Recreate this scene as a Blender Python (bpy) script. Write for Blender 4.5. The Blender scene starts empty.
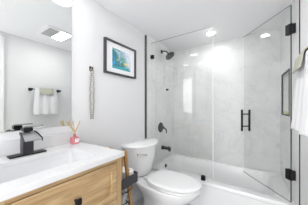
import bpy, bmesh, math, random
from mathutils import Vector, Matrix
random.seed(7)
S = bpy.context.scene
COL = S.collection
R = math.radians

# ---------------------------------------------------------------- camera, world, exposure
cam_d = bpy.data.cameras.new('camera'); cam = bpy.data.objects.new('camera', cam_d); COL.objects.link(cam)
cam.location = (1.3, 0.0, 1.2); cam.rotation_euler = (R(90), 0, R(33.98))
cam_d.sensor_width = 36; cam_d.lens = 36 * 156.25 / 308
cam_d.shift_y = 3.4 / 308; cam_d.clip_start = 0.02
S.camera = cam
w = bpy.data.worlds.new('world'); S.world = w; w.use_nodes = True
w.node_tree.nodes['Background'].inputs[0].default_value = (0.975, 0.98, 1.0, 1)
WORLD = 2.2
w.node_tree.nodes['Background'].inputs[1].default_value = WORLD
S.view_settings.view_transform = 'Standard'; S.view_settings.look = 'None'
S.view_settings.exposure = 1.66; S.view_settings.gamma = 1
CAN = 3.6      # strength of the recessed lamps
CANS = 54.0     # strength of the recessed lamp over the tub
FAN = 15.0      # strength of the lamp in the exhaust fan

# ---------------------------------------------------------------- materials
def new_mat(name):
    m = bpy.data.materials.new(name); m.use_nodes = True
    return m, m.node_tree.nodes, m.node_tree.links, m.node_tree.nodes['Principled BSDF']
def mat(name, col, rough=.5, metal=0., spec=.5, bump=0., bscale=200, var=0., vscale=8, coat=0.):
    m, n, l, b = new_mat(name)
    b.inputs['Base Color'].default_value = (*col, 1); b.inputs['Roughness'].default_value = rough
    b.inputs['Metallic'].default_value = metal; b.inputs['Specular IOR Level'].default_value = spec
    b.inputs['Coat Weight'].default_value = coat
    tc = n.new('ShaderNodeTexCoord')
    if var:
        t = n.new('ShaderNodeTexNoise'); t.inputs['Scale'].default_value = vscale; t.inputs['Detail'].default_value = 4
        l.new(tc.outputs['Object'], t.inputs['Vector'])
        r = n.new('ShaderNodeMix'); r.data_type = 'RGBA'
        r.inputs[6].default_value = (*[c * (1 - var) for c in col], 1); r.inputs[7].default_value = (*[min(1, c * (1 + var)) for c in col], 1)
        l.new(t.outputs['Fac'], r.inputs[0]); l.new(r.outputs[2], b.inputs['Base Color'])
    if bump:
        t = n.new('ShaderNodeTexNoise'); t.inputs['Scale'].default_value = bscale
        l.new(tc.outputs['Object'], t.inputs['Vector'])
        u = n.new('ShaderNodeBump'); u.inputs['Strength'].default_value = bump; u.inputs['Distance'].default_value = .002
        l.new(t.outputs['Fac'], u.inputs['Height']); l.new(u.outputs['Normal'], b.inputs['Normal'])
    return m
def tile_mat(name, axis, col, vein, tw, th, off=(0, 0), rough=.3, mortar=.002, groutc=.88):
    m, n, l, b = new_mat(name)
    tc = n.new('ShaderNodeTexCoord'); sp = n.new('ShaderNodeSeparateXYZ'); l.new(tc.outputs['Object'], sp.inputs[0])
    cb = n.new('ShaderNodeCombineXYZ')
    a0, a1 = axis
    for k, (ax, o) in enumerate(((a0, off[0]), (a1, off[1]))):
        ad = n.new('ShaderNodeMath'); ad.operation = 'SUBTRACT'; ad.inputs[1].default_value = o
        l.new(sp.outputs[ax], ad.inputs[0]); l.new(ad.outputs[0], cb.inputs[k])
    br = n.new('ShaderNodeTexBrick'); br.offset = 0.5 if tw > th else 0; br.inputs['Scale'].default_value = 1
    br.inputs['Brick Width'].default_value = tw; br.inputs['Row Height'].default_value = th
    br.inputs['Mortar Size'].default_value = mortar; br.inputs['Mortar Smooth'].default_value = .3
    l.new(cb.outputs[0], br.inputs['Vector'])
    n1 = n.new('ShaderNodeTexNoise'); n1.inputs['Scale'].default_value = 1.6; n1.inputs['Detail'].default_value = 7; n1.inputs['Distortion'].default_value = 1.2
    l.new(tc.outputs['Object'], n1.inputs['Vector'])
    r1 = n.new('ShaderNodeValToRGB'); e = r1.color_ramp.elements
    e[0].position = .3; e[0].color = (*[c * vein for c in col], 1); e[1].position = .58; e[1].color = (*col, 1)
    l.new(n1.outputs['Fac'], r1.inputs[0])
    # thin veins where a second noise crosses its middle value
    n2 = n.new('ShaderNodeTexNoise'); n2.inputs['Scale'].default_value = 1.1; n2.inputs['Detail'].default_value = 9; n2.inputs['Distortion'].default_value = 2.
    l.new(tc.outputs['Object'], n2.inputs['Vector'])
    r2 = n.new('ShaderNodeValToRGB'); r2.color_ramp.elements[0].position = .485; r2.color_ramp.elements[0].color = (1, 1, 1, 1)
    x = r2.color_ramp.elements.new(.5); x.color = (vein + .04,) * 3 + (1,)
    r2.color_ramp.elements[-1].position = .53; r2.color_ramp.elements[-1].color = (1, 1, 1, 1)
    l.new(n2.outputs['Fac'], r2.inputs[0])
    mu = n.new('ShaderNodeMix'); mu.data_type = 'RGBA'; mu.blend_type = 'MULTIPLY'; mu.inputs[0].default_value = 1
    l.new(r1.outputs[0], mu.inputs[6]); l.new(r2.outputs[0], mu.inputs[7])
    mg = n.new('ShaderNodeMix'); mg.data_type = 'RGBA'; mg.inputs[7].default_value = (*[c * groutc for c in col], 1)
    l.new(br.outputs['Fac'], mg.inputs[0]); l.new(mu.outputs[2], mg.inputs[6]); l.new(mg.outputs[2], b.inputs['Base Color'])
    b.inputs['Roughness'].default_value = rough; b.inputs['Specular IOR Level'].default_value = .22
    return m
def oak_mat(name, lay):     # grain runs along the axis whose scale is smallest
    m, n, l, b = new_mat(name)
    tc = n.new('ShaderNodeTexCoord'); mp = n.new('ShaderNodeMapping'); mp.inputs['Scale'].default_value = lay
    l.new(tc.outputs['Object'], mp.inputs['Vector'])
    a = n.new('ShaderNodeTexNoise'); a.inputs['Scale'].default_value = 5; a.inputs['Detail'].default_value = 8; a.inputs['Distortion'].default_value = .7
    l.new(mp.outputs[0], a.inputs['Vector'])
    r = n.new('ShaderNodeValToRGB'); e = r.color_ramp.elements
    e[0].position = .3; e[0].color = (.31, .19, .085, 1); e[1].position = .7; e[1].color = (.56, .40, .22, 1)
    k = e.new(.48); k.color = (.455, .305, .15, 1)
    l.new(a.outputs['Fac'], r.inputs[0]); l.new(r.outputs[0], b.inputs['Base Color'])
    b.inputs['Roughness'].default_value = .5
    return m
def emit(name, col, s):
    m, n, l, b = new_mat(name)
    b.inputs['Base Color'].default_value = (.9, .9, .9, 1)
    b.inputs['Emission Color'].default_value = (*col, 1); b.inputs['Emission Strength'].default_value = s
    return m
def glass_mat():
    m, n, l, b = new_mat('clear glass'); n.remove(b)
    out = n['Material Output']; tr = n.new('ShaderNodeBsdfTransparent'); tr.inputs[0].default_value = (.986, .991, .987, 1)
    gl = n.new('ShaderNodeBsdfGlossy'); gl.inputs['Roughness'].default_value = 0.02
    fr = n.new('ShaderNodeFresnel'); ge = n.new('ShaderNodeNewGeometry')
    mr = n.new('ShaderNodeMapRange'); mr.inputs[3].default_value = 1.5; mr.inputs[4].default_value = 1 / 1.5     # same reflectance on the way out of the pane
    l.new(ge.outputs['Backfacing'], mr.inputs[0]); l.new(mr.outputs[0], fr.inputs[0])
    mx = n.new('ShaderNodeMixShader'); l.new(fr.outputs[0], mx.inputs[0]); l.new(tr.outputs[0], mx.inputs[1]); l.new(gl.outputs[0], mx.inputs[2])
    l.new(mx.outputs[0], out.inputs[0]); return m
def art_mat(y0, y1, z0, z1):
    m, n, l, b = new_mat('abstract coast print')
    tc = n.new('ShaderNodeTexCoord'); sp = n.new('ShaderNodeSeparateXYZ'); l.new(tc.outputs['Object'], sp.inputs[0])
    def lin(i, a, c):
        k = n.new('ShaderNodeMapRange'); k.inputs[1].default_value = a; k.inputs[2].default_value = c; l.new(sp.outputs[i], k.inputs[0]); return k.outputs[0]
    u, v = lin(1, y0, y1), lin(2, z0, z1)
    ns = n.new('ShaderNodeTexNoise'); ns.inputs['Scale'].default_value = 16; ns.inputs['Detail'].default_value = 5; ns.inputs['Distortion'].default_value = 1.2
    l.new(tc.outputs['Object'], ns.inputs['Vector'])
    def math_(op, a, c):
        k = n.new('ShaderNodeMath'); k.operation = op
        for i, q in enumerate((a, c)):
            if isinstance(q, (int, float)): k.inputs[i].default_value = q
            else: l.new(q, k.inputs[i])
        return k.outputs[0]
    # base: strong blues at the left and bottom, pale grey-white sky at upper right
    t = math_('ADD', math_('ADD', math_('MULTIPLY', u, .40), math_('MULTIPLY', v, .22)), math_('MULTIPLY', ns.outputs['Fac'], .72))
    r = n.new('ShaderNodeValToRGB'); e = r.color_ramp.elements
    e[0].position = .3; e[0].color = (.01, .20, .50, 1); e[1].position = .92; e[1].color = (.72, .76, .82, 1)
    for p, c in ((.42, (.02, .36, .66)), (.52, (.02, .12, .16)), (.60, (.10, .32, .24)), (.68, (.20, .36, .42)), (.80, (.45, .55, .66))):
        k = e.new(p); k.color = (*c, 1)
    l.new(t, r.inputs[0])
    # yellow patch at middle right
    du = math_('SUBTRACT', u, .8); dv = math_('SUBTRACT', v, .36)
    d = math_('ADD', math_('MULTIPLY', math_('MULTIPLY', du, du), 9), math_('MULTIPLY', math_('MULTIPLY', dv, dv), 60))
    d = math_('ADD', d, math_('MULTIPLY', ns.outputs['Fac'], .8))
    r2 = n.new('ShaderNodeValToRGB'); r2.color_ramp.elements[0].position = .5; r2.color_ramp.elements[0].color = (1, 1, 1, 1)
    r2.color_ramp.elements[1].position = .75; r2.color_ramp.elements[1].color = (0, 0, 0, 1); l.new(d, r2.inputs[0])
    mx = n.new('ShaderNodeMix'); mx.data_type = 'RGBA'; mx.inputs[7].default_value = (.80, .72, .22, 1)
    l.new(r2.outputs[0], mx.inputs[0]); l.new(r.outputs[0], mx.inputs[6])
    # turquoise pool at lower right
    v3 = math_('ADD', math_('MULTIPLY', v, 3.2), math_('MULTIPLY', ns.outputs['Fac'], 1.))
    r3 = n.new('ShaderNodeValToRGB'); r3.color_ramp.elements[0].position = .8; r3.color_ramp.elements[0].color = (1, 1, 1, 1)
    r3.color_ramp.elements[1].position = 1.; r3.color_ramp.elements[1].color = (0, 0, 0, 1); l.new(v3, r3.inputs[0])
    m3 = n.new('ShaderNodeMix'); m3.data_type = 'RGBA'; m3.inputs[7].default_value = (.03, .34, .40, 1)
    l.new(r3.outputs[0], m3.inputs[0]); l.new(mx.outputs[2], m3.inputs[6])
    l.new(m3.outputs[2], b.inputs['Base Color']); b.inputs['Roughness'].default_value = .35
    return m

PAINT = mat('white wall paint', (.71, .71, .715), .6, bump=.05, bscale=300)
CEIL = mat('white ceiling paint', (.86, .86, .865), .7, bump=.05, bscale=300)
TRIMW = mat('white gloss trim', (.84, .84, .84), .35)
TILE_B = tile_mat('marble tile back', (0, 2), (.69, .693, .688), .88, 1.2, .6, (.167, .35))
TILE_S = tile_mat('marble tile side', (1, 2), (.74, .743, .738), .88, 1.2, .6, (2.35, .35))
FLOOR = tile_mat('grey stone floor tile', (0, 1), (.55, .56, .57), .85, .6, .6, (0, .1), rough=.35, mortar=.003, groutc=.8)
QUARTZ = mat('white quartz', (.71, .71, .715), .18, var=.015, vscale=14)
OAK_Y = oak_mat('light oak horizontal', (9, .7, 9)); OAK_Z = oak_mat('light oak vertical', (9, 9, .7))
WOOD = mat('orange brown wood', (.40, .21, .065), .45, var=.2, vscale=20)
BLACK = mat('matte black metal', (.012, .012, .013), .4, metal=.2, spec=.3)
BLACKT = mat('black edge trim', (.10, .10, .105), .4, metal=.5)
EDGE = mat('polished glass edge', (.30, .34, .32), .2); EDGE_PALE = mat('pale glass edge', (.85, .87, .86), .3)
GUN = mat('gunmetal grey metal', (.05, .05, .056), .35, metal=.6)
STEEL = mat('brushed grey metal', (.36, .36, .37), .42, metal=.9)
CHROME = mat('chrome', (.72, .72, .72), .12, metal=1)
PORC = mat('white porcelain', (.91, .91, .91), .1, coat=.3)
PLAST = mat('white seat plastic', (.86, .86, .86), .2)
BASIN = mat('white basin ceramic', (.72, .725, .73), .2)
ACRYL = mat('white tub acrylic', (.82, .82, .82), .22)
FRAME = mat('dark charcoal frame', (.045, .045, .05), .4, var=.2, vscale=60)
MATB = mat('white mat board', (.86, .86, .87), .7)
TERRY = mat('white terry cloth', (.72, .72, .73), .9, bump=.5, bscale=500)
BEIGE = mat('cream terry cloth', (.43, .42, .355), .9, bump=.5, bscale=500)
DARKFAB = mat('charcoal felt', (.055, .055, .06), .85, bump=.3, bscale=500)
PAPER = mat('white tissue paper', (.86, .86, .86), .9, bump=.2, bscale=200)
CARD = mat('brown cardboard', (.35, .26, .18), .8)
PINK = mat('pink glass', (.58, .20, .22), .1, var=.1, vscale=30)
ROSE = mat('rose stopper', (.50, .14, .13), .4)
REED = mat('pale rattan', (.56, .41, .17), .7, var=.15, vscale=60)
BEAD = mat('cream wooden bead', (.36, .34, .28), .5, var=.12, vscale=90)
SOAP = mat('yellow green sponge', (.55, .58, .20), .7, bump=.5, bscale=150)
GRILL = mat('grey vent grille', (.50, .50, .50), .5)
GAPM = mat('dark gap', (.05, .035, .02), .9)
INK = mat('grey label print', (.35, .33, .35), .7)
GLASS = glass_mat()
MIRROR, _n, _l, _b = new_mat('silvered mirror'); _b.inputs['Metallic'].default_value = 1; _b.inputs['Roughness'].default_value = .0
_b.inputs['Base Color'].default_value = (.84, .86, .845, 1)
LAMP = emit('lit recessed lens', (1, 1, 1), CAN); LAMPS = emit('lit shower lens', (1, 1, 1), CANS); LAMPF = emit('lit fan lens', (1, 1, 1), FAN)

# ---------------------------------------------------------------- mesh helpers
def obj(name, bm, m, parent=None, smooth=False, bevel=0., auto=False):
    me = bpy.data.meshes.new(name)
    bmesh.ops.recalc_face_normals(bm, faces=bm.faces[:])
    bm.to_mesh(me); bm.free(); me.materials.append(m)
    o = bpy.data.objects.new(name, me); COL.objects.link(o)
    if smooth:
        for p in me.polygons: p.use_smooth = True
        if auto:
            me.set_sharp_from_angle(angle=R(38))
    if bevel:
        b = o.modifiers.new('bevel', 'BEVEL'); b.width = bevel; b.segments = 2; b.limit_method = 'ANGLE'; b.angle_limit = R(40)
    if parent: 
        o.parent = parent; o.matrix_parent_inverse = parent.matrix_basis.inverted()
    return o
def thing(name, label, cat, loc, rotz=0, group=None):
    o = bpy.data.objects.new(name, None); COL.objects.link(o); o.empty_display_size = .05
    o.location = loc; o.rotation_euler = (0, 0, rotz); o['label'] = label; o['category'] = cat
    if group: o['group'] = group
    return o
def tag(o, label, cat, group=None):
    o['label'] = label; o['category'] = cat
    if group: o['group'] = group
    return o
def struct(name, bm, m, **k):
    o = obj(name, bm, m, **k); o['kind'] = 'structure'; return o
def box(bm, x0, x1, y0, y1, z0, z1, M=None):
    vs = [bm.verts.new((x, y, z)) for z in (z0, z1) for y in (y0, y1) for x in (x0, x1)]
    for f in ((0, 2, 3, 1), (4, 5, 7, 6), (0, 1, 5, 4), (2, 6, 7, 3), (0, 4, 6, 2), (1, 3, 7, 5)): bm.faces.new([vs[i] for i in f])
    if M is not None: bmesh.ops.transform(bm, matrix=M, verts=vs)
    return bm
def bx(*a, M=None): return box(bmesh.new(), *a, M=M)
def prism(bm, pts, z0, z1):
    a = [bm.verts.new((x, y, z0)) for x, y in pts]; b = [bm.verts.new((x, y, z1)) for x, y in pts]; n = len(pts)
    bm.faces.new(a); bm.faces.new(b)
    for i in range(n): bm.faces.new((a[i], a[(i + 1) % n], b[(i + 1) % n], b[i]))
    return bm
def loft(bm, rings, cap0=True, cap1=True, closed=True):
    L = [[bm.verts.new(p) for p in r] for r in rings]; n = len(L[0])
    for a, b in zip(L, L[1:]):
        for i in range(n if closed else n - 1): bm.faces.new((a[i], a[(i + 1) % n], b[(i + 1) % n], b[i]))
    if cap0: bm.faces.new(L[0])
    if cap1: bm.faces.new(L[-1])
    return L
def tube(bm, pts, r, seg=10, cap=True):
    pts = [Vector(p) for p in pts]; rings = []; up = None
    for i, p in enumerate(pts):
        d = (pts[min(i + 1, len(pts) - 1)] - pts[max(i - 1, 0)]).normalized()
        if up is None: up = Vector((0, 0, 1)) if abs(d.z) < .9 else Vector((1, 0, 0))
        s = d.cross(up).normalized(); up = s.cross(d).normalized()
        rr = r[i] if isinstance(r, (list, tuple)) else r
        rings.append([p + s * math.cos(2 * math.pi * k / seg) * rr + up * math.sin(2 * math.pi * k / seg) * rr for k in range(seg)])
    loft(bm, rings, cap, cap); return bm
def ring_tube(bm, c, rad, r, seg=28):
    c = Vector(c); L = []
    for i in range(seg):
        a = 2 * math.pi * i / seg; d = Vector((math.cos(a), math.sin(a), 0))
        L.append([bm.verts.new(c + d * (rad + r * math.cos(b)) + Vector((0, 0, r * math.sin(b)))) for b in [2 * math.pi * k / 6 for k in range(6)]])
    for i in range(seg):
        for k in range(6): bm.faces.new((L[i][k], L[(i + 1) % seg][k], L[(i + 1) % seg][(k + 1) % 6], L[i][(k + 1) % 6]))
def lathe(bm, prof, c=(0, 0, 0), seg=28, M=None):
    c = Vector(c); rings = [[c + Vector((max(r, 1e-4) * math.cos(2 * math.pi * k / seg), max(r, 1e-4) * math.sin(2 * math.pi * k / seg), z)) for k in range(seg)] for r, z in prof]
    if M is not None: rings = [[M @ p for p in r] for r in rings]
    loft(bm, rings); return bm
def rrect(x0, x1, y0, y1, r, n=6):
    pts = []
    for cx, cy, a0 in ((x1 - r, y1 - r, 0), (x0 + r, y1 - r, 90), (x0 + r, y0 + r, 180), (x1 - r, y0 + r, 270)):
        for k in range(n + 1):
            a = R(a0 + 90 * k / n); pts.append((cx + r * math.cos(a), cy + r * math.sin(a)))
    return pts
def toX(c): return Matrix.Translation(Vector(c)) @ Matrix.Rotation(R(90), 4, 'Y')     # lathe axis z -> +x

# ---------------------------------------------------------------- the room
H = 2.194; W = 1.574; Y1 = 1.716; Y2 = 2.574; YN = -1.0; WB = 1.523
def xw(y): return W - (W - WB) / (Y2 - Y1) * (y - Y1)      # face of the tiled right wall
struct('floor', bx(-.1, 1.75, YN - .1, 2.7, -.08, 0), FLOOR)
struct('ceiling', bx(-.1, 1.75, YN - .1, 2.7, H, H + .08), CEIL)
struct('wall_left', bx(-.1, 0, YN - .1, Y1, 0, H), PAINT)
struct('wall_left_shower', bx(-.1, .004, Y1, Y2 + .1, 0, H), TILE_S)
struct('wall_back', bx(.004, 1.75, Y2, Y2 + .1, 0, H), TILE_B)
# right wall: door opening at y -.3 .. .50
b = bx(W, W + .1, .54, Y1, 0, H); box(b, W, W + .1, YN, -.3, 0, H); box(b, W, W + .1, -.3, .54, 2.06, H)
struct('wall_right', b, PAINT)
# near wall; its unseen opening is added to let world light in as fill
b = bx(0, .45, YN - .1, YN, 0, H); box(b, 1.45, W + .1, YN - .1, YN, 0, H); box(b, .45, 1.45, YN - .1, YN, 2.08, H)
struct('wall_near', b, PAINT)
# tiled right wall with a niche recessed into it
NY0, NY1, NZ0, NZ1 = 2.08, 2.44, 1.108, 1.564
b = bmesh.new()
def wp(y0, y1, z0, z1): prism(b, [(xw(y0), y0), (xw(y1), y1), (1.70, y1), (1.70, y0)], z0, z1)
wp(Y1, NY0, 0, H); wp(NY1, Y2, 0, H); wp(NY0, NY1, 0, NZ0); wp(NY0, NY1, NZ1, H)
prism(b, [(xw(NY0) + .09, NY0), (xw(NY1) + .09, NY1), (1.70, NY1), (1.70, NY0)], NZ0, NZ1)
struct('wall_right_shower', b, TILE_S)
# black edge trims
b = bx(0, .02, Y1 - .014, Y1 + .008, .0, 2.165); struct('trim_1', b, BLACKT)
b = bx(W - .006, W, Y1 - .010, Y1, 0, H); struct('trim_2', b, BLACK)
b = bmesh.new(); t = .014
def fr(y0, y1, z0, z1): prism(b, [(xw(y0) - .006, y0), (xw(y1) - .006, y1), (xw(y1) + .01, y1), (xw(y0) + .01, y0)], z0, z1)
fr(NY0 - t, NY0, NZ0 - t, NZ1 + t); fr(NY1, NY1 + t, NZ0 - t, NZ1 + t); fr(NY0, NY1, NZ1, NZ1 + t); fr(NY0, NY1, NZ0 - t, NZ0)
struct('trim_3', b, BLACK)
struct('baseboard_left', bx(0, .012, .76, Y1 - .015, 0, .10), TRIMW, bevel=.003)
struct('baseboard_right', bx(W - .012, W, .617, Y1 - .012, 0, .10), TRIMW, bevel=.003)
# door on the right wall (seen only in the mirror), with casing and lever
b = bx(W - .018, W, .54, .615, 0, 2.13); box(b, W - .018, W, -.375, -.3, 0, 2.13); box(b, W - .018, W, -.3, .54, 2.06, 2.13)
struct('trim_4', b, TRIMW, bevel=.003)
b = bx(W + .01, W + .05, -.3, .54, .005, 2.055)
for z0, z1 in ((.2, .95), (1.1, 1.95)):
    box(b, W + .004, W + .01, -.18, .38, z0, z1)
d1 = struct('door_1', b, TRIMW, bevel=.003)
b = bx(W - .01, W + .012, .425, .475, .92, .97); tube(b, [(W - .01, .45, .945), (W - .05, .45, .945), (W - .05, .36, .945)], .009)
obj('door_handle', b, BLACK, d1, bevel=.002)

# ---------------------------------------------------------------- ceiling lamps and fan
def can(x, y, r, label, lamp=None):
    t = thing('recessed_light', label, 'ceiling light', (x, y, H))
    b = bmesh.new(); lathe(b, [(r, -.001), (r, -.006), (r + .018, -.005), (r + .02, -.001)], (x, y, H), 36); 
    obj('trim_ring', b, TRIMW, t, True, auto=True)
    b = bmesh.new(); lathe(b, [(r - .002, -.007), (r - .002, -.0105)], (x, y, H), 36); obj('lens', b, lamp or LAMP, t)
can(.747, 2.20, .046, 'round recessed ceiling light above the bathtub, inside the shower', LAMPS)
can(.25, .74, .075, 'round recessed ceiling light reflected at the top of the mirror')
can(.197, .107, .075, 'round recessed ceiling light over the near end of the vanity, reflected in the shower glass')
t = thing('exhaust_fan', 'square white exhaust fan with grey grille and bright lit lens, seen in the mirror', 'exhaust fan', (1.0, 1.03, H))
b = bx(.86, 1.20, .855, 1.20, H - .014, H - .0005); obj('housing', b, TRIMW, t, bevel=.006)
b = bx(.905, 1.165, .895, 1.025, H - .018, H - .0145)
for k in range(12): box(b, .905, 1.165, .899 + k * .0108, .903 + k * .0108, H - .021, H - .018)
obj('grille', b, GRILL, t)
b = bx(.905, 1.165, 1.035, 1.165, H - .022, H - .0145); obj('lens', b, LAMPF, t, bevel=.004)

# ---------------------------------------------------------------- vanity
VY0, VY1 = -.03, .735; CT = .898
t = thing('bathroom_vanity', 'light oak vanity cabinet with black knob standing under the white countertop', 'vanity', (.27, .35, 0))
b = bx(.004, .527, VY0, VY0 + .018, .10, CT - .0305); box(b, .004, .527, VY1 - .018, VY1, .10, CT - .0305); box(b, .004, .02, VY0 + .018, VY1 - .018, .10, CT - .0305)
box(b, .02, .527, VY0 + .018, VY1 - .018, .10, .118); box(b, .515, .527, VY0 + .018, VY1 - .018, .118, CT - .0305); obj('carcass', b, OAK_Y, t)
obj('plinth', bx(.01, .47, VY0 + .02, VY1 - .02, 0, .0995), OAK_Y, t)
fx0, fx1 = .5275, .545
for a0, a1 in ((.697, VY1), (VY0, .165)): obj('stile', bx(fx0, fx1, a0, a1, .10, CT - .0305), OAK_Z, t, bevel=.0015)
for a0, a1 in ((.845, CT - .0305), (.10, .13)): obj('rail', bx(fx0, fx1, .1655, .6965, a0, a1), OAK_Y, t, bevel=.0015)
for z0, z1 in ((.611, .841), (.373, .605), (.134, .367)):
    y0, y1, f = .169, .693, .037
    b = bx(fx0 + .002, fx1 + .001, y0, y1, z1 - f, z1); box(b, fx0 + .002, fx1 + .001, y0, y1, z0, z0 + f)
    box(b, fx0 + .002, fx1 + .001, y0, y0 + f, z0 + f, z1 - f); box(b, fx0 + .002, fx1 + .001, y1 - f, y1, z0 + f, z1 - f)
    box(b, fx0 + .002, fx1 - .012, y0 + f, y1 - f, z0 + f, z1 - f)
    dr = obj('drawer', b, OAK_Y, t)
    zc = (z0 + z1) / 2; b = bmesh.new()
    b = bx(fx1 - .012, fx1 + .014, .423, .435, zc - .006, zc + .006); box(b, fx1 + .013, fx1 + .026, .413, .445, zc - .016, zc + .016)
    obj('knob', b, BLACK, dr, bevel=.003)
# countertop with a rectangular cut-out
SX0, SX1, SY0, SY1 = .165, .47, .115, .605
inn = rrect(SX0, SX1, SY0, SY1, .03, 6)
def ring_plate(bm, inner, ox0, ox1, oy0, oy1, z0, z1):
    cx, cy = (ox0 + ox1) / 2, (oy0 + oy1) / 2
    icx, icy = (SX0 + SX1) / 2, (SY0 + SY1) / 2; n = len(inner) // 4; out = []
    for i, (x, y) in enumerate(inner):
        q, k = divmod(i, n); s = [(1, 1), (-1, 1), (-1, -1), (1, -1)][q]; h = (n - 1) / 2
        X = ox1 if s[0] > 0 else ox0; Y = oy1 if s[1] > 0 else oy0
        first_x = q in (0, 2)
        if k == h: out.append((X, Y))
        elif (k < h) == first_x: out.append((X, y))
        else: out.append((x, Y))
    v = [[bm.verts.new((x, y, z)) for x, y in r] for z in (z0, z1) for r in (inner, out)]
    N = len(inner)
    for i in range(N):
        j = (i + 1) % N
        bm.faces.new((v[2][i], v[2][j], v[3][j], v[3][i])); bm.faces.new((v[0][i], v[0][j], v[1][j], v[1][i]))
        bm.faces.new((v[0][i], v[0][j], v[2][j], v[2][i])); bm.faces.new((v[1][i], v[1][j], v[3][j], v[3][i]))
b = bmesh.new(); ring_plate(b, inn, .002, .56, VY0 - .015, .75, CT - .03, CT)
c = obj('countertop', b, QUARTZ, bevel=.0015); tag(c, 'white quartz countertop lying on the oak vanity', 'countertop')
c = obj('backsplash', bx(.001, .020, VY0 - .015, .75, CT + .0005, CT + .085), QUARTZ, bevel=.0015)
tag(c, 'low white quartz backsplash strip between the countertop and mirror', 'backsplash')
t = thing('bathroom_sink', 'white rectangular undermount sink basin set in the countertop', 'sink', (.32, .36, CT - .15))
rings = []
for d, z, r in ((-.004, -.031, .03), (.0, -.06, .032), (.006, -.10, .04), (.02, -.128, .05), (.05, -.142, .05), (.10, -.148, .05)):
    rings.append([(x, y, CT + z) for x, y in rrect(SX0 + d, SX1 - d, SY0 + d, SY1 - d, r)])
low = []
for d, z, r in ((-.02, -.0305, .03), (-.02, -.06, .03), (-.01, -.12, .04), (.05, -.16, .05), (.10, -.162, .05)):
    low.append([(x, y, CT + z) for x, y in rrect(SX0 + d, SX1 - d, SY0 + d, SY1 - d, r)])
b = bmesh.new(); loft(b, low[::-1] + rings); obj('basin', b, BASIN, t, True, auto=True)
b = bmesh.new(); lathe(b, [(.0, -.1475), (.022, -.1475), (.022, -.144), (.018, -.142), (0, -.142)], (.3175, .36, CT)); obj('drain', b, BLACK, t, True, auto=True)
# faucet
t = thing('sink_faucet', 'black and grey waterfall faucet standing behind the sink', 'faucet', (.10, .365, CT))
b = bx(.073, .135, .275, .462, CT + .0005, CT + .009); obj('base_plate', b, BLACK, t, bevel=.003)
b = bx(.074, .126, .338, .392, CT + .009, CT + .135); obj('column', b, GUN, t, bevel=.002)
b = bmesh.new(); n = 9; prof = []
for k in range(n):
    s = k / (n - 1); prof.append((.10 + .105 * s, CT + .139 - .036 * s ** 1.8))
top = []; bot = []
for x, z in prof:
    wv = .034 + .009 * (x - .1) / .1
    top.append([(x, .365 - wv, z), (x, .365 + wv, z), (x, .365 + wv, z - .006), (x, .365 - wv, z - .006)])
loft(b, top); obj('spout', b, STEEL, t, bevel=.001)
for s in (-1, 1):
    b = bmesh.new(); r = []
    for x, z in prof:
        wv = .034 + .009 * (x - .1) / .1; y = .365 + s * wv
        r.append([(x, y, z + .005), (x, y + s * .004, z + .005), (x, y + s * .004, z - .012), (x, y, z - .012)])
    loft(b, r); obj('spout_rim', b, BLACK, t)
b = bx(.078, .122, .342, .390, CT + .143, CT + .168); box(b, .09, .11, .352, .380, CT + .135, CT + .143); obj('handle_block', b, BLACK, t, bevel=.003)
b = bx(.088, .112, .345, .452, CT + .169, CT + .176); obj('lever', b, STEEL, t, bevel=.002)
# mirror
m_ = obj('wall_mirror', bx(.0015, .008, VY0 - .03, .692, 1.04, 2.13), MIRROR); tag(m_, 'large frameless mirror on the left wall above the vanity', 'mirror')
# reed diffuser
dx_, dy_ = .072, .684
t = thing('reed_diffuser', 'pink glass reed diffuser with pale sticks on the countertop corner', 'reed diffuser', (dx_, dy_, CT))
b = bmesh.new(); r = []
for s, z in ((.023, .0008), (.026, .004), (.026, .046), (.023, .053), (.010, .056), (.009, .066), (0.0085, .066)):
    r.append([(dx_ + x, dy_ + y, CT + z) for x, y in rrect(-s, s, -s, s, min(.006, s * .5), 4)])
loft(b, r); obj('bottle', b, PINK, t, True, auto=True)
b = bmesh.new(); lathe(b, [(.0, .067), (.011, .067), (.011, .078), (.006, .079), (0, .079)], (dx_, dy_, CT), 16); obj('collar', b, ROSE, t, True, auto=True)
b = bx(dx_ + .0262, dx_ + .0268, dy_ - .013, dy_ + .018, CT + .014, CT + .042); lb = obj('paper_label', b, MATB, t)
b = bmesh.new()
for k, (a, c) in enumerate(((-.006, .010), (-.003, .006), (-.008, .007))):
    box(b, dx_ + .0269, dx_ + .0272, dy_ + a, dy_ + c + .003, CT + .034 - k * .006, CT + .036 - k * .006)
obj('print', b, INK, lb)
for ex, ey, ez in ((-.02, -.050, .165), (-.01, -.034, .16), (.0, -.042, .145), (.01, .034, .165), (-.01, .046, .155), (.02, .024, .15), (.016, -.02, .168)):
    b = bmesh.new(); tube(b, [(dx_ - ex * .15, dy_ - ey * .15, CT + .0785), (dx_ + ex * 1.1, dy_ + ey * 1.15, CT + ez + .018)], .0027, 6); obj('reed', b, REED, t)

# ---------------------------------------------------------------- left wall: hook, beads, picture
hy = .876; hz = 1.548
t = thing('wall_hook', 'small square black wall hook holding the bead garland', 'hook', (0, hy, hz))
b = bx(.0005, .007, hy - .016, hy + .016, hz - .022, hz + .018); obj('plate', b, BLACK, t, bevel=.002)
b = bmesh.new(); tube(b, [(.006, hy, hz - .004), (.026, hy, hz - .008), (.032, hy, hz - .002), (.033, hy, hz + .010)], .0045, 8); obj('peg', b, BLACK, t, True)
b = bmesh.new(); N = 25; topz = hz - .004; botz = 1.078
for s in (-1, 1):
    for k in range(N):
        f = (k + .5) / N
        yy = hy + .001 + s * (.0085 + .010 * math.sin(math.pi * min(1, f * 1.02)) ** .6 + .002 * math.sin(k * 2.1)); zz = topz - f * (topz - botz)
        bmesh.ops.create_icosphere(b, subdivisions=1, radius=.0085, matrix=Matrix.Translation((.019 + .003 * math.sin(k * 1.3 + s), yy, zz)))
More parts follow.
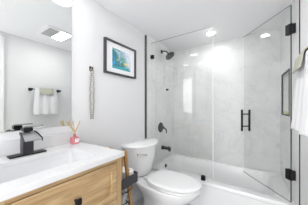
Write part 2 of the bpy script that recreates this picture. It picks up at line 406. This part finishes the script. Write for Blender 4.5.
for s in (-.004, .004): bmesh.ops.create_icosphere(b, subdivisions=1, radius=.0066, matrix=Matrix.Translation((.022, hy + s, topz + .0035 + .006)))
g = obj('bead_garland', b, BEAD, None, True); tag(g, 'long looped garland of cream beads hanging from the black hook', 'bead garland')
py0, py1, pz0, pz1 = 1.017, 1.486, 1.536, 1.889
t = thing('framed_picture', 'framed blue and teal abstract print on the wall above the toilet', 'picture', (0, (py0 + py1) / 2, pz0))
fw = .017; b = bmesh.new()
box(b, .001, .033, py0, py1, pz1 - fw, pz1); box(b, .001, .033, py0, py1, pz0, pz0 + fw)
box(b, .001, .033, py0, py0 + fw, pz0 + fw, pz1 - fw); box(b, .001, .033, py1 - fw, py1, pz0 + fw, pz1 - fw); obj('frame', b, FRAME, t)
obj('mat_board', bx(.002, .012, py0 + fw, py1 - fw, pz0 + fw, pz1 - fw), MATB, t)
ay0, ay1, az0, az1 = 1.122, 1.40, 1.604, 1.82
obj('print', bx(.0122, .0128, ay0, ay1, az0, az1), art_mat(ay0, ay1, az0, az1), t)

# ---------------------------------------------------------------- toilet (front points to +x)
TY = 1.488
t = thing('toilet', 'white two piece toilet with closed lid between the vanity and bathtub', 'toilet', (.4, TY, 0))
TK = 1.518
def dshape(x0, x1, hw, back=.96, n=40, p=2.3):
    # straight back on x0, bowed front reaching x1
    pts = []
    for k in range(n + 1):
        a = -math.pi / 2 + math.pi * k / n
        c, s = math.cos(a), math.sin(a)
        pts.append((x0 + .03 + (x1 - x0 - .03) * abs(c) ** (2 / p), TK + hw * math.copysign(abs(s) ** (2 / p), s)))
    pts += [(x0, TK + hw * back), (x0, TK - hw * back)]
    return pts
def ringz(pts, z): return [(x, y, z) for x, y in pts]
b = bmesh.new()
loft(b, [ringz(dshape(.04, .165, .12), .3705), ringz(dshape(.03, .195, .15), .385), ringz(dshape(.025, .205, .168), .42), ringz(dshape(.02, .235, .205), .58), ringz(dshape(.018, .245, .225), .718)])
obj('tank', b, PORC, t, True, auto=True)
b = bmesh.new()
loft(b, [ringz(dshape(.012, .25, .24), .7185), ringz(dshape(.008, .272, .262), .726), ringz(dshape(.006, .276, .267), .744), ringz(dshape(.01, .268, .260), .754), ringz(dshape(.02, .24, .235), .758)])
obj('tank_lid', b, PORC, t, True, auto=True)
b = bmesh.new(); lathe(b, [(0, 0), (.013, 0), (.013, .006), (0, .008)], M=toX((.178, TK - .185, .655)), seg=16)
tube(b, [(.19, TK - .185, .655), (.215, TK - .16, .652), (.244, TK - .095, .642)], [.008, .009, .010], 8); obj('flush_lever', b, CHROME, t, True, auto=True)
def egg(x0, x1, hw, n=48, wx=.42, p0=3.2, p1=2.05):
    cx = x0 + (x1 - x0) * wx; pts = []
    for k in range(n):
        a = 2 * math.pi * k / n; c, s = math.cos(a), math.sin(a)
        if c >= 0: pts.append((cx + (x1 - cx) * abs(c) ** (2 / p1), TY + hw * math.copysign(abs(s) ** (2 / p1), s)))
        else: pts.append((cx - (cx - x0) * abs(c) ** (2 / p0), TY + hw * math.copysign(abs(s) ** (2 / 2.3), s)))
    return pts
b = bmesh.new()
P = dict(wx=.56, p0=2.1)
loft(b, [ringz(egg(.17, .60, .115), .001), ringz(egg(.17, .60, .115), .03), ringz(egg(.17, .59, .105), .06), ringz(egg(.16, .62, .105, wx=.5, p0=2.4), .14), ringz(egg(.12, .70, .145, **P), .22),
         ringz(egg(.07, .78, .195, **P), .29), ringz(egg(.035, .825, .217, **P), .343), ringz(egg(.03, .835, .221, **P), .363), ringz(egg(.04, .825, .214, **P), .370)])
obj('bowl', b, PORC, t, True, auto=True)
Q = dict(wx=.47, p0=2.7)
b = bmesh.new(); loft(b, [ringz(egg(.270, .822, .192, **Q), .3745), ringz(egg(.262, .838, .207, **Q), .379), ringz(egg(.262, .838, .207, **Q), .391), ringz(egg(.27, .832, .201, **Q), .395)]); obj('seat', b, PLAST, t, True, auto=True)
b = bmesh.new(); loft(b, [ringz(egg(.262, .825, .194, **Q), .4025), ringz(egg(.255, .838, .206, **Q), .406), ringz(egg(.255, .838, .206, **Q), .418), ringz(egg(.262, .828, .198, **Q), .4235), ringz(egg(.30, .78, .16, **Q), .427)]); obj('seat_lid', b, PLAST, t, True, auto=True)
for s in (-1, 1):
    b = bmesh.new(); tube(b, [(.235, TY + s * .10, .392), (.235, TY + s * .055, .392)], .013, 10); obj('hinge', b, PLAST, t, True, auto=True)
    b = bmesh.new(); lathe(b, [(.017, .0), (.017, .012), (.010, .02), (0, .022)], (.33, TY + s * .125, .001), 14); obj('bolt_cap', b, PLAST, t, True, auto=True)
# ---------------------------------------------------------------- storage stand beside the vanity
t = thing('storage_stand', 'wooden legged storage stand with dark felt tray between vanity and toilet', 'stand', (.32, .9, 0))
for x in (.215, .408):
    for y1, y0 in ((.905, 1.035), (.875, .775)):
        b = bmesh.new(); d = Vector((0, y0 - y1, -.84)).normalized()
        M = Matrix.Translation((x, y1, .84)) @ Vector((0, 0, -1)).rotation_difference(d).to_matrix().to_4x4()
        box(b, -.010, .010, -.014, .014, -.835, 0, M=M); obj('leg', b, WOOD, t, bevel=.002)
b = bmesh.new(); tube(b, [(.2, .89, .832), (.42, .89, .832)], .009); obj('dowel', b, WOOD, t, True, auto=True)
b = bmesh.new(); X0, X1, A0, A1, Z0, Z1 = .19, .428, .80, 1.043, .548, .63
box(b, X0, X1, A0, A1, Z0, Z0 + .006); box(b, X0, X0 + .006, A0, A1, Z0, Z1); box(b, X1 - .006, X1, A0, A1, Z0, Z1)
box(b, X0, X1, A0, A0 + .006, Z0, Z1); box(b, X0, X1, A1 - .006, A1, Z0, Z1); obj('tray', b, DARKFAB, t, bevel=.002)
b = bmesh.new(); wc = (.31, .925)
for z, r_ in ((.515, .118), (.42, .105), (.36, .09)): ring_tube(b, (*wc, z), r_, .0038)
for k in range(14):
    a = 2 * math.pi * k / 14; tube(b, [(wc[0] + .118 * math.cos(a), wc[1] + .118 * math.sin(a), .515), (wc[0] + .09 * math.cos(a), wc[1] + .09 * math.sin(a), .36)], .0018, 6)
for k in range(5):
    y = wc[1] - .07 + k * .035; tube(b, [(wc[0] - .085, y, .36), (wc[0] + .085, y, .36)], .0018, 6)
obj('wire_basket', b, BLACK, t, True, auto=True)
def roll(x, y, z, label, r=.052, h=.095, group=None):
    t = thing('tissue_roll', label, 'toilet paper', (x, y, z), group=group)
    b = bmesh.new(); seg = 28
    prof = [(.02, 0), (r - .004, 0), (r, .004), (r, h - .004), (r - .004, h), (.02, h)]
    rg = [[(x + q * math.cos(2 * math.pi * k / seg), y + q * math.sin(2 * math.pi * k / seg), z + zz) for k in range(seg)] for q, zz in prof]
    rg.append(rg[0]); loft(b, rg, False, False); bmesh.ops.remove_doubles(b, verts=b.verts[:], dist=1e-5); obj('paper', b, PAPER, t, True, auto=True)
    b = bmesh.new(); rg = [[(x + q * math.cos(2 * math.pi * k / seg), y + q * math.sin(2 * math.pi * k / seg), z + zz) for k in range(seg)] for q, zz in ((.0199, .001), (.0199, h - .001), (.0185, h - .001), (.0185, .001))]
    rg.append(rg[0]); loft(b, rg, False, False); obj('core', b, CARD, t, True, auto=True)
roll(.362, .985, .555, 'white tissue roll in the dark tray, nearest the toilet')
roll(.255, .985, .555, 'white tissue roll in the dark tray, nearest the wall')
roll(.345, .865, .555, 'white tissue roll in the dark tray, nearest the vanity')
roll(.315, .925, .363, 'white tissue roll in the wire basket under the tray', r=.06)

# ---------------------------------------------------------------- bathtub
TZ = .327; TF = 1.812; TB = Y2 - .001; TR = 1.50
t = thing('bathtub', 'white alcove bathtub with flat front apron along the tiled wall', 'bathtub', (.78, 2.18, 0))
def xr(y): return xw(y) - .001
L0 = .0055
# outer shell + rim + basin, as one skin
n = 8
def trr(x0, x1, y0, y1, r): return rrect(x0, x1, y0, y1, r, 8)
XB = xr(TB)
outer = rrect(L0, XB, TF, TB, .006, 8)
outer = [(x + (xr(y) - XB) * (1 if x > 1 else 0), y) for x, y in outer]
outer_in = [(x - .0, y + (.012 if y < 2 else 0)) for x, y in outer]
rings = [ringz(outer_in, .001), ringz(outer_in, TZ - .045), ringz(outer, TZ - .035), ringz(outer, TZ - .006),
         ringz([(x, y + (.004 if y < 2 else 0)) for x, y in outer], TZ),
         ringz(trr(.075, 1.44, TF + .07, TB - .05, .10), TZ), ringz(trr(.08, 1.43, TF + .077, TB - .056, .10), TZ - .008),
         ringz(trr(.10, 1.40, TF + .092, TB - .07, .11), TZ - .12), ringz(trr(.14, 1.30, TF + .125, TB - .09, .12), .09),
         ringz(trr(.19, 1.24, TF + .17, TB - .14, .12), .065)]
b = bmesh.new(); loft(b, rings); obj('tub_body', b, ACRYL, t, True, auto=True)
b = bmesh.new(); lathe(b, [(0, 0), (.030, 0), (.030, .006), (.012, .012), (.010, .022), (0, .023)], M=toX((.088, 2.125, .268)), seg=20); obj('overflow_cap', b, BLACK, t, True, auto=True)
b = bmesh.new(); lathe(b, [(0, 0), (.03, 0), (.028, .004), (0, .005)], (.30, 2.18, .0655), 20); obj('drain', b, BLACK, t, True, auto=True)
# spout, valve, shower head, wall knob
SH = .0045
t = thing('tub_spout', 'black tub spout on the tiled wall low above the bathtub', 'tub spout', (SH, 2.16, .53))
b = bmesh.new(); M = toX((SH, 2.16, .532)); lathe(b, [(0, 0), (.034, 0), (.034, .012), (.026, .03), (.024, .12), (.022, .150), (0, .154)], M=M, seg=20)
tube(b, [(.136, 2.16, .535), (.138, 2.16, .492)], [.02, .019], 14); obj('spout_body', b, BLACK, t, True, auto=True)
b = bmesh.new(); tube(b, [(.125, 2.16, .553), (.125, 2.16, .57)], [.006, .008], 10); obj('diverter_knob', b, BLACK, t, True, auto=True)
t = thing('shower_valve', 'round black shower valve with a lever on the tiled wall', 'shower valve', (SH, 2.11, .86))
b = bmesh.new(); lathe(b, [(0, 0), (.078, 0), (.080, .004), (.068, .010), (.032, .016), (.028, .045), (.024, .05), (0, .051)], M=toX((SH, 2.11, .86)), seg=32); obj('face_plate', b, BLACK, t, True, auto=True)
b = bmesh.new(); tube(b, [(.045, 2.11, .86), (.075, 2.11, .855), (.10, 2.115, .835), (.105, 2.12, .80), (.10, 2.12, .775)], [.014, .013, .011, .009, .007], 12); obj('lever', b, BLACK, t, True, auto=True)
t = thing('wall_shower', 'round black shower head on a short angled arm near the ceiling', 'shower head', (SH, 2.14, 2.06))
b = bmesh.new(); lathe(b, [(0, 0), (.032, 0), (.030, .006), (.014, .012), (0, .013)], M=toX((SH, 2.14, 2.065)), seg=20)
tube(b, [(.008, 2.14, 2.065), (.05, 2.14, 2.068), (.09, 2.14, 2.055), (.125, 2.14, 2.015)], .009, 10); obj('arm', b, BLACK, t, True, auto=True)
b = bmesh.new(); M = Matrix.Translation((.125, 2.14, 2.015)) @ Matrix.Rotation(R(35), 4, 'Y').inverted() 
lathe(b, [(0, .012), (.014, .010), (.016, -.012), (.03, -.03), (.074, -.044), (.076, -.056), (.072, -.060), (0, -.060)], M=M, seg=32); hd = obj('head', b, BLACK, t, True, auto=True)
b = bmesh.new()
for rr_, c_ in ((.02, 6), (.04, 12), (.058, 18)):
    for k in range(c_):
        a = 2 * math.pi * k / c_; lathe(b, [(.003, -.0602), (.002, -.063), (0, -.063)], (rr_ * math.cos(a), rr_ * math.sin(a), 0), 6, M=M)
obj('nozzle_ring', b, GUN, hd)
t = tag(obj('robe_peg', lathe(bmesh.new(), [(0, 0), (.017, 0), (.015, .006), (.009, .012), (.017, .024), (.016, .03), (0, .032)], M=toX((SH, 2.30, 1.472)), seg=20), BLACK, None, True, auto=True),
        'tiny round black knob halfway up the tiled shower wall', 'hook')

# ---------------------------------------------------------------- glass
YG = 1.842; GT = 2.10; GB = TZ + .006
t = thing('glass_panel', 'fixed clear glass shower panel between the left wall and door', 'shower glass', (.44, YG, TZ))
obj('pane', bx(.008, .862, YG - .0045, YG + .0045, GB - .003, GT), GLASS, t)
obj('edge_strip', bx(.8625, .867, YG - .006, YG + .006, GB - .003, GT), EDGE_PALE, t)  # pale strip: the bright lit edge of the glass, put into its colour
obj('top_edge', bx(.008, .862, YG - .0045, YG + .0045, GT + .0002, GT + .0025), EDGE, t)
def clip(x, z, par, M=None):
    b = bx(x - .023, x + .023, YG - .016, YG - .0048, z - .026, z + .026); box(b, x - .023, x + .023, YG + .0048, YG + .016, z - .026, z + .026)
    obj('clip', b, BLACK, par, bevel=.002)
clip(.030, 1.90, t); clip(.030, .62, t); clip(.755, TZ + .030, t)
# open door, hinged on the right wall
DW = .655; ang = 180 - 51.7
hx = 1.533
t = thing('shower_door', 'clear glass shower door standing open into the tub with black hardware', 'shower door', (hx, YG, GB), R(ang))
def dobj(name, b, m, par, **k):      # built in the door's own frame: x along the glass, y across it, z up from its bottom
    me_o = obj(name, b, m, None, **k); me_o.parent = par; return me_o
DH = GT - GB
dobj('pane', bx(0, DW, -.0045, .0045, .008, DH), GLASS, t)
dobj('edge_strip', bx(-.006, -.0005, -.003, .003, .008, DH), BLACK, t)
dobj('side_edge', bx(DW + .0005, DW + .004, -.0035, .0035, .008, DH), EDGE_PALE, t)
dobj('top_edge', bx(0, DW, -.0045, .0045, DH + .0002, DH + .0035), EDGE, t)
dobj('bottom_seal', bx(0, DW, -.0045, .0045, .003, .0078), EDGE, t)
for z in (.582 - GB, 1.888 - GB):
    b = bx(-.004, .040, .0047, .015, z - .046, z + .046); box(b, -.004, .040, -.015, -.0047, z - .046, z + .046)
    tube(b, [(-.006, 0, z - .05), (-.006, 0, z + .05)], .008, 12)
    h = dobj('hinge', b, BLACK, t, bevel=.002)
zt = 1.2 - .06 - GB; s_ = DW - .045
b = bmesh.new()
for sd in (-1, 1): tube(b, [(s_, sd * .050, zt - .262), (s_, sd * .050, zt + .012)], .0125, 12)
for z in (zt - .20, zt - .045): tube(b, [(s_, -.050, z), (s_, .050, z)], .008, 10)
dobj('handle', b, BLACK, t, smooth=True, auto=True)
# the hinges' wall plates
bpy.context.view_layer.update()
b = bmesh.new()
for z in (.582, 1.888): box(b, hx + .011, xw(YG) - .0005, YG - .012, YG + .012, z - .042, z + .042)
wpl = obj('wall_plate', b, BLACK, None, bevel=.002); wpl.parent = t; wpl.matrix_parent_inverse = t.matrix_world.inverted()

# sponge in the niche
b = bmesh.new(); 
for (y0, y1, h0, dx) in ((2.13, 2.40, .022, 0),):
    r = [[(xw(2.26) + .004 + x, 2.265 + y, NZ0 + .001 + z) for x, y in rrect(0 + q, .07 - q, -.12 + q, .12 - q, .02, 5)] for q, z in ((.003, 0), (0, .004), (0, .022), (.004, .027))]
    loft(b, r)
tag(obj('bath_sponge', b, SOAP, None, True, auto=True), 'yellow green sponge lying in the black edged wall niche', 'sponge')

# ---------------------------------------------------------------- towel bar, towel, washcloth on the right wall
bxx, bz = 1.497, 1.450
t = thing('towel_bar', 'black towel bar with square posts on the right wall', 'towel bar', (W, 1.1, bz))
for y in (.905, 1.30):
    b = bx(W - .008, W - .0005, y - .022, y + .022, bz - .022, bz + .022); box(b, bxx - .012, W - .008, y - .012, y + .012, bz - .012, bz + .012); obj('post', b, BLACK, t, bevel=.002)
b = bmesh.new(); tube(b, [(bxx, .917, bz), (bxx, 1.288, bz)], .0055, 12); obj('bar', b, BLACK, t, True, auto=True)
def drape(y0, y1, zf, zb, gap, folds, amp, flare, th, nu=44, nv=40, ph=0., widen=0.):
    # cloth folded over the bar: front leaf, turn, back leaf
    path = []
    for k in range(nv): f = k / (nv - 1); path.append((-(gap + flare * (1 - f) ** 1.3), zf + (bz - zf) * f, 1 - f, 1))
    for k in range(1, 8): a = math.pi * k / 8; path.append((-gap * math.cos(a), bz + gap * math.sin(a), 0, 0))
    for k in range(nv): f = k / (nv - 1); path.append(((gap), bz + (zb - bz) * f, f, -.35))
    bm = bmesh.new(); G = []
    for (px, pz, dn, sg) in path:
        row = []
        for i in range(nu + 1):
            u = i / nu; a = amp * (.35 + .65 * dn) * sg * (.5 - .5 * math.cos(2 * math.pi * folds * u + ph))
            yy = y0 + (y1 - y0) * u; yy += (u - .5) * widen * dn
            row.append(bm.verts.new((bxx + px - max(-.004, a) if sg >= 0 else bxx + px + abs(a) * .3, yy, pz)))
        G.append(row)
    for a, c in zip(G, G[1:]):
        for i in range(nu): bm.faces.new((a[i], a[i + 1], c[i + 1], c[i]))
    return bm
def cloth(name, bm, m, th, off=1):
    o = obj(name, bm, m, None, True); s = o.modifiers.new('solid', 'SOLIDIFY'); s.thickness = th; s.offset = off; return o
tw = cloth('hand_towel', drape(.945, 1.235, 1.068, 1.10, .010, 3, .014, .018, .006, widen=.05), TERRY, .006, 0)
tag(tw, 'white hand towel draped over the black bar on the right wall', 'towel')
wcl = thing('washcloth', 'cream washcloth with a patterned band folded over the white towel', 'washcloth', (bxx, 1.1, bz + .03))
bm = drape(1.00, 1.185, 1.382, 1.36, .027, 1, .002, .012, .006, nu=20, nv=20); o = obj('cloth', bm, BEIGE, wcl, True); s = o.modifiers.new('solid', 'SOLIDIFY'); s.thickness = .006; s.offset = 0
b = bmesh.new()
for k in range(9): box(b, bxx - .0375, bxx - .0325, 1.006 + k * .0195, 1.018 + k * .0195, 1.390, 1.404)
obj('band', b, INK, wcl)
